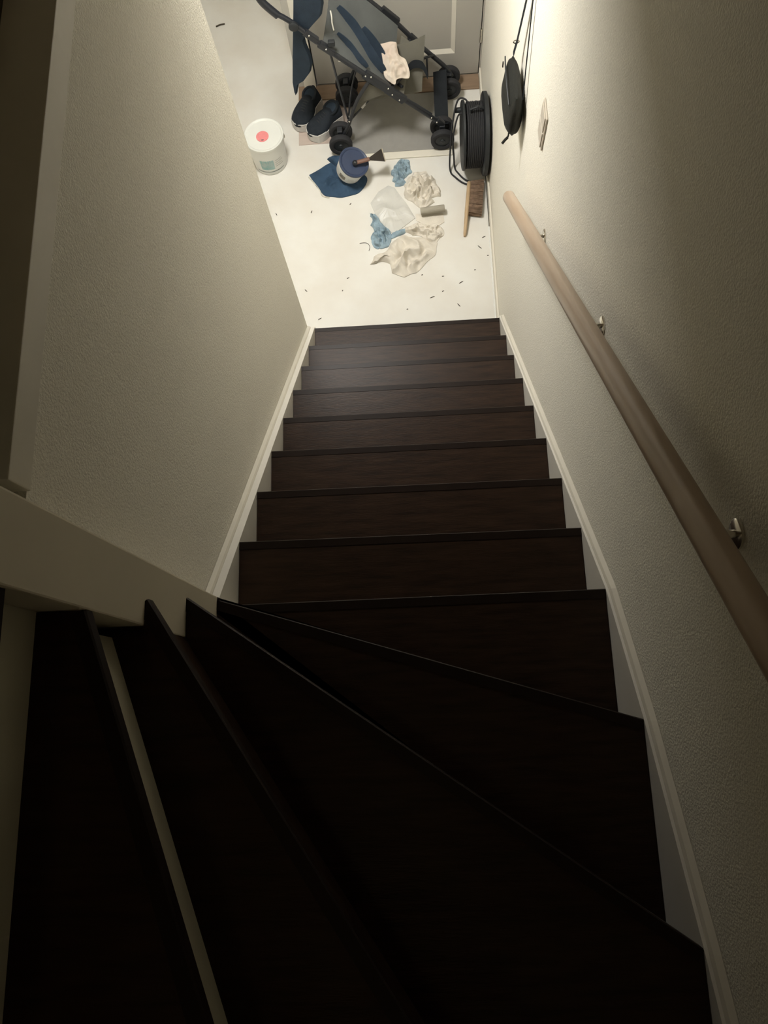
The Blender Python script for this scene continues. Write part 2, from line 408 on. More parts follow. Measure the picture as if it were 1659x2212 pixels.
tag(obj('threshold', B((-0.11, 1.500, FL + 0.0005), (XR - 0.011, 1.596, FL + 0.010), 0.002), 'thresh'), 'brown wooden threshold board in front of the panelled front door', 'threshold')
tag(obj('plywood_sheet', B((-0.11, 1.215, FL + 0.0004), (0.165, 1.497, FL + 0.003)), 'plywood'), 'pinkish bare wood sheet under the dark sneakers', 'board')
dm = thing('doormat', 'flat grey doormat with pale edge strip under the stroller', 'doormat', (0.42, 1.3, FL))
obj('mat_pad', B((0.17, 1.128, FL + 0.0005), (0.70, 1.497, FL + 0.007), 0.002), 'doormat', dm)
o = obj('edge_strip', B((0.10, 1.084, FL + 0.0005), (0.72, 1.126, FL + 0.009), 0.003), 'trim', dm); o['label'] = 'pale metal edge strip'

# ------------------------------------------------------------------ front door
door = NB()
box(door, (-0.004, 1.600, FL + 0.012), (0.128, 1.640, 1.895)); box(door, (0.757, 1.600, FL + 0.012), (0.886, 1.640, 1.895))
box(door, (0.128, 1.600, FL + 0.012), (0.757, 1.640, -0.045)); box(door, (0.128, 1.600, 1.75), (0.757, 1.640, 1.895))
dr = struct('door_1', door, 'door')
bm = B((0.1285, 1.612, -0.0445), (0.7565, 1.632, 1.7495)); obj('door_panel', bm, 'door', dr)
# bevelled moulding around the recessed panel
bm = NB()
def bead(a, b, nrm):
    a = Vector(a); b = Vector(b); n = Vector(nrm)
    extr(bm, [a, a + n * 0.022, a + Vector((0, -0.0115, 0))], b - a)
bead((0.129, 1.6118, -0.044), (0.756, 1.6118, -0.044), (0, 0, 1)); bead((0.129, 1.6118, 1.749), (0.756, 1.6118, 1.749), (0, 0, -1))
bead((0.129, 1.6118, -0.044), (0.129, 1.6118, 1.749), (1, 0, 0)); bead((0.756, 1.6118, -0.044), (0.756, 1.6118, 1.749), (-1, 0, 0))
obj('panel_moulding', bm, 'trim', dr)
bm = NB(); tube(bm, [(0.888, 1.594, 0.02), (0.888, 1.594, 0.10)], 0.006, 10); obj('hinge', bm, 'chrome', dr, True)
bm = NB(); tube(bm, [(0.888, 1.594, 1.52), (0.888, 1.594, 1.60)], 0.006, 10); obj('hinge', bm, 'chrome', dr, True)
bm = NB(); lathe(bm, [(0.0, 0), (0.024, 0), (0.024, 0.006), (0.009, 0.008), (0.009, 0.04), (0, 0.04)], (0.06, 1.6, 0.86), (0, -1, 0), 20)
tube(bm, [(0.06, 1.562, 0.86), (0.17, 1.562, 0.86)], 0.008, 10); obj('door_handle', bm, 'chrome', dr, True)
bm = NB()
box(bm, (-0.075, 1.582, FL + 0.0105), (-0.010, 1.5965, 1.96), 0.002)
struct('trim_3', bm, 'trim')

# ------------------------------------------------------------------ handrail
hr = thing('handrail', 'round pale pine handrail sloping down the right wall on metal brackets', 'handrail', (0.835, -0.9, 1.68))
A0 = Vector((0.835, -0.008, 0.898)); A1 = Vector((0.835, -2.30, 0.898 + 2.292 * 0.903))
d = (A1 - A0).normalized(); R = 0.0215
cr = [A0 + d * R * (1 - math.cos(a)) for a in [math.pi / 2 * k / 6 for k in range(0, 7)]]
rs = [max(0.001, R * math.sin(math.pi / 2 * k / 6)) for k in range(0, 7)]
pts = cr + [A0 + d * (R + (A1 - A0).length * k / 20) for k in range(1, 21)]
bm = NB(); tube(bm, [Vector((0, 0, 0)) + (p - A0).length * Vector((0, 0, 1)) for p in pts], R, 28, rs=rs + [R] * 20)
ro = obj('rail', bm, 'rail', hr, True)
ro.matrix_parent_inverse = Matrix.Identity(4); ro.location = A0 - hr.location; ro.rotation_euler = d.to_track_quat('Z', 'Y').to_euler()
for y in (-0.36, -0.965, -1.565):
    c = A0 + d * ((A0.y - y) / abs(d.y))
    r0 = None
    bm = NB()
    lathe(bm, [(0, 0), (0.021, 0), (0.021, 0.003), (0.018, 0.005), (0, 0.005)], (XR - 0.0005, c.y, c.z - 0.052), (-1, 0, 0), 28)
    tube(bm, catmull([(XR - 0.004, c.y, c.z - 0.052), (XR - 0.025, c.y, c.z - 0.054), (c.x + 0.012, c.y, c.z - 0.048), (c.x, c.y, c.z - 0.030)], 5), 0.006, 10)
    bo = obj('bracket', bm, 'chrome', hr, True)

# ------------------------------------------------------------------ wall switch
sw = thing('light_switch', 'double beige light switch on the right wall above the handrail', 'switch', (XR, -0.075, 1.31))
obj('plate', B((XR - 0.006, -0.115, 1.245), (XR - 0.0005, -0.035, 1.375), 0.003), 'switch', sw)
for z in (1.252, 1.313): obj('rocker', B((XR - 0.0095, -0.107, z), (XR - 0.0062, -0.043, z + 0.055), 0.0015), 'switch', sw)

# ------------------------------------------------------------------ hanging bag
bag = thing('shoulder_bag', 'small black leather shoulder bag hanging by its strap on the right wall', 'bag', (0.863, 0.33, 0.94))
def pouch(cx, cy, cz, tx, wy, hz, sag=0.0):
    bm = NB(); rings = []; nz, na = 12, 28
    for i in range(nz + 1):
        t = i / nz; z = cz - hz / 2 + hz * t
        k = (1 - abs(2 * t - 1) ** 3.2) ** 0.5 if 0 < t < 1 else 0.25
        kx = k * (0.75 + 0.35 * (1 - t)); ky = (1 - abs(2 * t - 1) ** 6) ** 0.4 if 0 < t < 1 else 0.8
        ring = []
        for a in range(na):
            an = 2 * math.pi * a / na; c, s = math.cos(an), math.sin(an)
            px = math.copysign(abs(c) ** 0.8, c) * tx / 2 * kx; py = math.copysign(abs(s) ** 0.6, s) * wy / 2 * ky
            px *= 1 + 0.10 * noise.noise(Vector((px * 9, py * 25, z * 22)))
            ring.append(bm.verts.new((cx + px, cy + py, z - sag * (1 - (py / (wy / 2)) ** 2) * t)))
        rings.append(ring)
    for a, b in zip(rings, rings[1:]):
        for k in range(na): bm.faces.new((a[k], a[(k + 1) % na], b[(k + 1) % na], b[k]))
    bm.faces.new(rings[0][::-1]); bm.faces.new(rings[-1]); return bm
bc = (0.862, 0.315, 1.010)
obj('body', pouch(*bc, 0.068, 0.228, 0.172, 0.004), 'leather', bag, True)
bm = NB(); tube(bm, catmull([(0.838, 0.425, 1.075), (0.834, 0.36, 1.085), (0.834, 0.29, 1.082), (0.838, 0.23, 1.065)], 6), 0.0025, 8)
obj('zip', bm, 'blackplastic', bag, True)
bm = NB(); box(bm, (0.827, 0.395, 1.058), (0.831, 0.403, 1.078), 0.001); obj('zip_puller', bm, 'steel', bag)
hook = (0.888, 0.345, 1.56)
bm = NB(); tube(bm, [(0.866, 0.425, 1.085), (0.872, 0.42, 1.14), (0.880, 0.39, 1.32), (0.884, 0.352, 1.565)], 0, 10, flat=(0.0105, 0.002, (1, 0, 0)))
obj('strap', bm, 'strap', bag, True)
bm = NB(); tube(bm, [(0.886, 0.24, 1.075), (0.887, 0.27, 1.16), (0.889, 0.33, 1.38), (0.888, 0.34, 1.565)], 0, 10, flat=(0.005, 0.002, (1, 0, 0)))
obj('strap', bm, 'strap', bag, True)
bm = NB()
q = [(0.870 + 0.010 * math.cos(a), 0.423, 1.135 + 0.006 * math.sin(a)) for a in [2 * math.pi * k / 14 for k in range(15)]]
tube(bm, q, 0.002, 6, cap=False); o = obj('buckle', bm, 'chrome', bag, True); o['label'] = 'small silver buckle'
bm = NB(); tube(bm, catmull([(0.850, 0.232, 0.955), (0.849, 0.222, 0.935), (0.846, 0.217, 0.925)], 4), 0.003, 6)
tube(bm, catmull([(0.846, 0.217, 0.925), (0.836, 0.214, 0.915), (0.828, 0.210, 0.905)], 4), 0.005, 8)
obj('tassel', bm, 'leather', bag, True)
bm = NB(); tube(bm, catmull([(XR - 0.001, 0.345, 1.55), (0.885, 0.345, 1.55), (0.872, 0.345, 1.555), (0.870, 0.345, 1.58)], 5), 0.004, 8)
lathe(bm, [(0, 0), (0.016, 0), (0.016, 0.004), (0, 0.004)], (XR - 0.0005, 0.345, 1.55), (-1, 0, 0), 20)
tag(obj('wall_hook', bm, 'chrome', smooth=True), 'metal wall hook holding the shoulder bag strap', 'hook')

# ------------------------------------------------------------------ cable reel
reel = thing('cable_reel', 'large black cable reel standing on edge against the right wall', 'cable reel', (0.83, 1.035, FL))
RC = (0.0, 1.035, FL + 0.195)
def disc(x0, x1, r, hole=0.0):
    bm = NB(); lathe(bm, [(0, x0), (r * 0.96, x0), (r, x0 + 0.003), (r, x1 - 0.003), (r * 0.96, x1), (r * 0.9, x1), (r * 0.88, x1 - 0.002), (r * 0.4, x1 - 0.002), (r * .38, x1), (0, x1)], RC, (1, 0, 0), 48)
    return bm
obj('flange', disc(0.862, 0.886, 0.1945), 'blackplastic', reel, True)
obj('flange', disc(0.758, 0.774, 0.163), 'blackplastic', reel, True)
bm = NB(); lathe(bm, [(0, 0.774), (0.075, 0.774), (0.075, 0.862), (0, 0.862)], RC, (1, 0, 0), 32); obj('drum', bm, 'blackplastic', reel, True)
bm = NB()
P_ = []
for k in range(9 * 32 * 2 + 1):
    a = 2 * math.pi * k / 32; lay = k // (32 * 9); x = 0.782 + 0.0093 * ((k / 32) % 9)
    if lay == 1: x = 0.782 + 0.0093 * 9 - 0.0093 * ((k / 32) % 9) - 0.004
    r = 0.142 + 0.0085 * lay + 0.002 * noise.noise(Vector((k * 0.13, 0, 0)))
    P_.append((min(x, 0.857), RC[1] + r * math.cos(a), RC[2] + r * math.sin(a)))
tube(bm, P_, 0.0046, 6); obj('cable_winding', bm, 'rubber', reel, True)
bm = NB(); lathe(bm, [(0, 0), (0.013, 0), (0.013, 0.028), (0.009, 0.032), (0, 0.032)], (0.7575, 1.035 + 0.10, FL + 0.26), (-1, 0, 0), 16); obj('crank_knob', bm, 'blackplastic', reel, True)
bm = NB(); tube(bm, [(0.80, 1.035, FL + 0.30), (0.80, 1.035, FL + 0.37), (0.83, 1.035, FL + 0.385), (0.86, 1.035, FL + 0.37)], 0.007, 8); obj('carry_handle', bm, 'blackplastic', reel, True)
zf = FL + 0.006
bm = NB()
c1 = catmull([(0.800, 1.10, 0.118), (0.775, 1.12, 0.150), (0.74, 1.14, 0.12), (0.715, 1.09, 0.03), (0.705, 1.04, -0.06), (0.700, 1.00, -0.15), (0.705, 0.975, zf), (0.725, 0.945, zf), (0.765, 0.905, zf), (0.81, 0.885, zf)], 8)
tube(bm, c1, 0.0045, 8)
c2 = catmull([(0.800, 1.06, 0.12), (0.772, 1.07, 0.110), (0.74, 1.07, 0.10), (0.716, 1.03, 0.0), (0.722, 1.02, -0.12), (0.728, 1.0, zf), (0.745, 0.965, zf), (0.775, 0.925, zf + .002), (0.815, 0.90, zf)], 8)
tube(bm, c2, 0.0045, 8)
obj('loose_cable', bm, 'rubber', reel, True)

# ------------------------------------------------------------------ hand brush
hb = thing('hand_brush', 'wooden hand brush with brown bristles on the floor by the right wall', 'brush', (0.79, 0.76, FL))
bm = NB()
ax0, ax1 = Vector((0.797, 0.885, FL + 0.030)), Vector((0.757, 0.580, FL + 0.014))
n_ = 22
prof = []
for i in range(n_ + 1):
    t = i / n_; c = ax0.lerp(ax1, t)
    hz = 0.024 if t < 0.62 else 0.024 - 0.012 * (t - 0.62) / 0.38
    hx = 0.011 if t < 0.62 else 0.010 - 0.002 * (t - .62) / .38
    if t < 0.04: hz *= 0.8
    if t > 0.97: hz *= 0.6; hx *= 0.7
    c.z = FL + 0.001 + hz + (0.003 if t < .62 else 0.0)
    prof.append([bm.verts.new((c.x + hx * math.copysign(abs(math.cos(a)) ** .7, math.cos(a)), c.y, c.z + hz * math.copysign(abs(math.sin(a)) ** .7, math.sin(a)))) for a in [2 * math.pi * k / 14 for k in range(14)]])
for a, b in zip(prof, prof[1:]):
    for k in range(14): bm.faces.new((a[k], a[(k + 1) % 14], b[(k + 1) % 14], b[k]))
bm.faces.new(prof[0][::-1]); bm.faces.new(prof[-1])
obj('handle', bm, 'beech', hb, True)
bm = NB(); rnd = random.Random(3)
for i in range(34):
    t = 0.015 + 0.58 * i / 33
    for j in range(5):
        for q in range(12):
            c = ax0.lerp(ax1, t)
            root = Vector((c.x + 0.009, c.y + rnd.uniform(-.0028, .0028), FL + 0.008 + 0.009 * j + rnd.uniform(-.002, .002)))
            L = 0.067 + rnd.uniform(-0.006, 0.004)
            fan = (t - 0.3) * -0.03 + rnd.uniform(-.007, .007)
            tipp = root + Vector((L, fan, rnd.uniform(-.008, .006) - 0.002 * j))
            tipp.z = max(tipp.z, FL + 0.003)
            tipp.x = min(tipp.x, XR - 0.0145)
            w_ = 0.0007
            mid = root.lerp(tipp, 0.5) + Vector((0, rnd.uniform(-.002, .002), 0.001))
            vs = []
            for pt in (root, mid, tipp):
                vs.append([bm.verts.new(pt + Vector((0, w_, 0))), bm.verts.new(pt + Vector((0, -w_, 0))), bm.verts.new(pt + Vector((0, 0, w_ * 1.6)))])
            for a, b in zip(vs, vs[1:]):
                for k in range(3): bm.faces.new((a[k], a[(k + 1) % 3], b[(k + 1) % 3], b[k]))
o = obj('bristles', bm, 'bristle', hb); o['kind'] = 'stuff'

# ------------------------------------------------------------------ large white bucket
def bucket(name, label, base, axis, r0, r1, h, mb, ml, lidmat, seed=0):
    t = thing(name, label, 'bucket', base); ax = Vector(axis).normalized()
    bm = NB(); lathe(bm, [(0, 0), (r0 - 0.003, 0), (r0, 0.004), (r1, h - 0.02), (r1 + 0.003, h - 0.02), (r1 + 0.003, h - 0.012), (r1, h - 0.012), (r1, h - 0.002), (0, h - 0.002)], base, ax, 56)
    obj('tub', bm, mb, t, True)
    bm = NB(); lathe(bm, [(r1 + 0.0005, h - 0.010), (r1 + 0.005, h - 0.010), (r1 + 0.006, h + 0.002), (r1 + 0.003, h + 0.005), (r1 - 0.004, h + 0.004), (r1 - 0.008, h - 0.0005), (0, h - 0.0005)], base, ax, 56)
    obj('lid', bm, lidmat, t, True)
    return t, ax
def wrap(bm, base, ax, ref, a0, a1, h0, h1, r0, r1, H, off=0.0006, n=10):
    """patch following the side of a tub between two angles (0 = ref direction)"""
    ax = Vector(ax).normalized(); u = (Vector(ref) - ax * Vector(ref).dot(ax)).normalized(); s = ax.cross(u); base = Vector(base); rows = []
    for hh in (h0, h1):
        rad = r0 + (r1 - r0) * hh / H + off
        rows.append([bm.verts.new(base + ax * hh + (u * math.cos(a) + s * math.sin(a)) * rad) for a in [a0 + (a1 - a0) * k / n for k in range(n + 1)]])
    for k in range(n): bm.faces.new((rows[0][k], rows[0][k + 1], rows[1][k + 1], rows[1][k]))
    return bm
BB = (-0.262, 1.125, FL + 0.0005)
t, ax = bucket('filler_bucket', 'large white plastic bucket with a pink dot on its lid', BB, (0, 0, 1), 0.089, 0.099, 0.195, 'bucket', 'lid', 'lid')
bm = NB(); lathe(bm, [(0, 0), (0.033, 0), (0.033, 0.0012), (0, 0.0012)], (BB[0] - 0.006, BB[1] - 0.008, FL + 0.196), (0, 0, 1), 36)
o = obj('sticker', bm, 'pink', t); o['label'] = 'round pink sticker'
bm = NB(); box(bm, (BB[0] - 0.011, BB[1] - 0.033, FL + 0.1975), (BB[0] + 0.001, BB[1] - 0.028, FL + 0.1981)); obj('sticker_mark', bm, 'dkprint', t)
ref = (0.0, -1, 0)
bm = NB(); wrap(bm, BB, ax, ref, -0.42, 0.36, 0.045, 0.115, 0.089, 0.099, 0.195); o = obj('label', bm, 'teal', t); o['label'] = 'teal picture label'
bm = NB()
for k in range(4): wrap(bm, BB, ax, ref, 0.45, 0.45 + 0.5 - 0.08 * (k % 2), 0.06 + 0.014 * k, 0.064 + 0.014 * k, 0.089, 0.099, 0.195)
wrap(bm, BB, ax, ref, -0.38, 0.30, 0.085, 0.0865, 0.089, 0.099, 0.195, 0.001); wrap(bm, BB, ax, ref, -0.38, 0.30, 0.070, 0.0715, 0.089, 0.099, 0.195, 0.001)
for k in range(4): wrap(bm, BB, ax, ref, -0.28 + 0.13 * k, -0.28 + 0.13 * k + 0.03, 0.090, 0.108, 0.089, 0.099, 0.195, 0.001, 2)
obj('print_lines', bm, 'greyprint', t)
bm = NB(); wrap(bm, BB, ax, ref, -0.75, 0.95, 0.026, 0.029, 0.089, 0.099, 0.195, 0.0008, 24); obj('print_band', bm, 'dkprint', t)
# wire handle folded down
bm = NB(); q = []
for k in range(25):
    a = math.pi * k / 24; q.append((BB[0] + 0.104 * math.cos(a), BB[1] + 0.104 * math.sin(a) * 0.97 + 0.0, FL + 0.165 - 0.03 * math.sin(a)))
tube(bm, q, 0.0022, 8); obj('wire_handle', bm, 'chrome', t, True)

# ------------------------------------------------------------------ blue cloth under the small tub
o1 = [flo(*q) for q in ((666, 380), (690, 368), (728, 352), (765, 372), (790, 385), (789, 405), (775, 418), (745, 426), (705, 426), (690, 408))]
dc = obj('dark_blue_cloth', crumple(o1, 0.030, 3.0, fr=24, nr=18, ns=90, lift=0.006, slide=0.008), 'bluecloth', smooth=True)
tag(dc, 'dark blue folded work cloth on the floor under the small tub', 'cloth')
# the flap of it behind the tub, and its pale hem
o2 = [flo(*q) for q in ((707, 345), (722, 338), (740, 338), (748, 356), (735, 366), (720, 358))]
o = obj('cloth_flap', crumple(o2, 0.05, 5.0, fr=14, nr=10, ns=50, lift=0.004, slide=0.004), 'bluecloth', dc, True)
bm = NB(); hp = [flo(*q) for q in ((667, 384), (680, 397), (690, 410), (697, 424), (712, 428))]
tube(bm, [Vector((p.x, p.y, FL + 0.0045)) for p in catmull(hp, 5)], 0.003, 6); o = obj('hem', bm, 'hem', dc, True); o['label'] = 'pale edge of cloth'

# ------------------------------------------------------------------ small tub with blue lid and filling knife
TB = Vector((0.164, 0.988, FL + 0.050)); TA = (0.42, -0.22, 1.0)
t2, ax2 = bucket('small_tub', 'small white tub with blue lid tilted on dark blue cloth', tuple(TB), TA, 0.068, 0.074, 0.100, 'bucket', 'lid', 'bluelid')
bm = NB(); wrap(bm, TB, ax2, (-0.2, -1, 0), -0.75, -0.22, 0.022, 0.075, 0.068, 0.074, 0.10); o = obj('label', bm, 'label', t2); o['label'] = 'brown picture label'
bm = NB()
for k in range(5): wrap(bm, TB, ax2, (-0.2, -1, 0), 0.0, 0.5 - 0.05 * k, 0.03 + 0.009 * k, 0.033 + 0.009 * k, 0.068, 0.074, 0.10)
obj('print_lines', bm, 'greyprint', t2)
kn = thing('filling_knife', 'filling knife with brown handle and dark wide blade resting on the blue lid', 'knife', tuple(TB + ax2 * 0.107))
lc = TB + ax2 * 0.106
u = (Vector((1, 0.26, 0)) - ax2 * Vector((1, 0.26, 0)).dot(ax2)).normalized(); s = ax2.cross(u)
lift = ax2 * 0.011
k0 = lc + lift - s * 0.012 - u * 0.002
kdir = (u + ax2 * 0.30).normalized()
pt = [k0 + kdir * (0.075 * i / 10) for i in range(11)]
bm = NB(); tube(bm, pt, 0, 14, flat=(0.0105, 0.0075, tuple(ax2))); obj('handle', bm, 'brown', kn, True)
bm = NB(); bmesh.ops.create_uvsphere(bm, u_segments=16, v_segments=10, radius=0.0145, matrix=Matrix.Translation(k0 - kdir * 0.002)); o = obj('handle_knob', bm, 'black', kn, True); o['label'] = 'black rounded handle end'
e0 = k0 + kdir * 0.076; e1 = k0 + kdir * 0.150
s2 = kdir.cross(ax2).normalized(); up2 = s2.cross(kdir)
bm = NB(); extr(bm, [e0 + s2 * 0.007, e1 + s2 * 0.034, e1 - s2 * 0.034, e0 - s2 * 0.007], up2 * 0.0015); o = obj('blade', bm, 'steel', kn); o['label'] = 'dark wide steel blade'
bm = NB(); extr(bm, [e1 + s2 * 0.034, e1 + kdir * 0.005 + s2 * 0.034, e1 + kdir * 0.005 - s2 * 0.034, e1 - s2 * 0.034], up2 * 0.0018); obj('blade_edge', bm, 'chrome', kn)

# ------------------------------------------------------------------ rags and film on the floor
def rag(name, label, px, h, seed, m, fr=20, cat='cloth', group=None, **k):
    o = obj(name, crumple([flo(*q) for q in px], h, seed, fr=fr, **k), m, smooth=True)
    return tag(o, label, cat, group)
rag('pale_blue_cloth', 'pale blue crumpled cloth at the top of the rag pile', ((868, 344), (884, 352), (887, 372), (874, 386), (872, 400), (854, 404), (848, 386), (844, 372), (852, 358)), 0.045, 2.0, 'paleblue', 62)
rag('white_rag', 'off-white crumpled rag right of the upper pale blue cloth', ((892, 372), (922, 372), (938, 392), (952, 412), (948, 425), (930, 428), (938, 440), (915, 452), (890, 440), (872, 428), (874, 400)), 0.07, 4.4, 'rag', 36, straight=True)
rag('plastic_film', 'smooth milky plastic film sheet in the middle of the rag pile', ((838, 402), (852, 406), (875, 436), (897, 472), (872, 490), (850, 506), (830, 488), (814, 470), (800, 440), (818, 415)), 0.034, 6.1, 'film', 13, 'film', straight=True, slide=0.004)
rag('pale_blue_cloth', 'pale blue crumpled cloth at lower left of the rag pile', ((800, 458), (812, 465), (826, 482), (842, 500), (848, 512), (840, 528), (822, 538), (808, 535), (801, 520), (806, 500), (802, 480)), 0.042, 8.0, 'paleblue', 58)
rag('blue_rag_strip', 'narrow pale blue twisted cloth strip below the plastic film', ((848, 506), (862, 496), (874, 494), (874, 502), (862, 510), (846, 516)), 0.03, 8.7, 'paleblue', 30, nr=8, ns=40)
rag('white_rag', 'off-white twisted rag right of the blue strip below the paper roll', ((874, 494), (892, 486), (915, 486), (940, 488), (956, 492), (958, 505), (952, 520), (938, 526), (915, 516), (890, 508), (876, 504)), 0.05, 9.3, 'rag', 48)
rag('plastic_bag', 'largest off-white bag spread nearest to the stairs', ((868, 510), (905, 512), (938, 520), (946, 528), (935, 552), (918, 575), (900, 592), (872, 598), (846, 590), (842, 572), (815, 566), (796, 572), (806, 555), (830, 542), (845, 525)), 0.060, 11.0, 'rag', 22, 'bag', straight=True)
rag('paper_sheet', 'flat off-white sheet beneath the grey paper roll', ((898, 462), (930, 463), (957, 461), (960, 480), (948, 488), (915, 486), (899, 476)), 0.012, 12.5, 'rag', 15, straight=True, slide=0.002)
pr = thing('paper_roll', 'short grey cardboard roll lying among the white rags', 'roll', tuple(flo(933, 462)))
a, b = flo(909, 466), flo(960, 459); a.z = b.z = FL + 0.036
bm = NB(); dd = (b - a).normalized(); L = (b - a).length
lathe(bm, [(0.008, 0.0), (0.017, 0.0), (0.0185, 0.002), (0.0185, L - 0.002), (0.017, L), (0.008, L), (0.008, 0.0)], a, dd, 28)
obj('roll_body', bm, mat('grey_card', (0.40, 0.37, 0.30), 0.85, 0.2, var=0.15, scale=25, stretch=(1, 6, 1)), pr, True)

# ------------------------------------------------------------------ small debris on the floor
bits = [((752, 601), 5, .3, 'dark speck on the bare floor left of the plastic bag'), ((757, 441), 5, .9, 'dark speck on the floor just below the dark blue cloth'),
        ((597, 463), 6, 2, 'grey crumb by the left wall edge, level with the blue cloth'), ((673, 458), 6, 1.2, 'grey crumb on the floor below left of the dark blue cloth'),
        ((691, 689), 7, .5, 'grey crumb beside the top edge of the lowest step, left side'), ((661, 628), 6, 2.3, 'grey crumb close to the left wall corner above the stairs'),
        ((957, 597), 4, 0, 'tiny dark dot right of the bag tip, upper of two'), ((957, 629), 4, .4, 'tiny dark dot below right of the bag, lower of two'),
        ((934, 642), 9, .3, 'short dark splinter lying level in the middle above the stairs'), ((991, 659), 8, 2.2, 'slanted dark splinter nearest the stairs on the right'),
        ((996, 610), 9, .5, 'short dark splinter rising to the right, below the hand brush'), ((1036, 534), 9, 2.3, 'slanted dark splinter below the brush handle near right wall'),
        ((1045, 512), 7, .4, 'small dark curl on floor beneath the brush bristles'), ((912, 594), 3, .1, 'faint dark dot at the lower right edge of the bag'),
        ((1026, 583), 3, 0, 'faint dark dot between bag and right baseboard'), ((740, 628), 3, 1, 'faint dark dot on the floor lower left of the bag'),
        ((1054, 552), 3, 0, 'faint dark dot right beside the right baseboard'), ((880, 668), 3, 0.2, 'faint dark dot at mid floor just before the lowest step')]
for (u_, v_), ln, an, lab in bits:
    p = flo(u_, v_); l = ln / 370.0 * 1.1; wd = 0.0027 if ln > 3 else 0.003
    bm = NB()
    ca, sa = math.cos(an), math.sin(an)
    pts = [(-l / 2, -wd / 2), (-l / 4, -wd * .7), (l / 3, -wd / 2), (l / 2, 0), (l / 4, wd * .6), (-l / 3, wd / 2)]
    extr(bm, [Vector((p.x + x * ca - y * sa, p.y + x * sa + y * ca, FL + 0.0004)) for x, y in pts], (0, 0, 0.0022))
    tag(obj('debris_chip', bm, 'dirt'), lab, 'debris', 'dark debris chips on the hall floor')
def wire(name, label, px, r):
    bm = NB(); tube(bm, [Vector((p.x, p.y, FL + r + 0.0006)) for p in catmull([flo(*q) for q in px], 6)], r, 6)
    tag(obj(name, bm, 'dirt', smooth=True), label, 'debris')
wire('wire_offcut', 'thin curved dark wire offcut left of the lower pale blue cloth', ((777, 526), (788, 525), (795, 527), (799, 534), (797, 542)), 0.0013)
wire('bark_sliver', 'long dark sliver on the floor at the far left of the hall', ((467, 59), (476, 55), (486, 53)), 0.004)

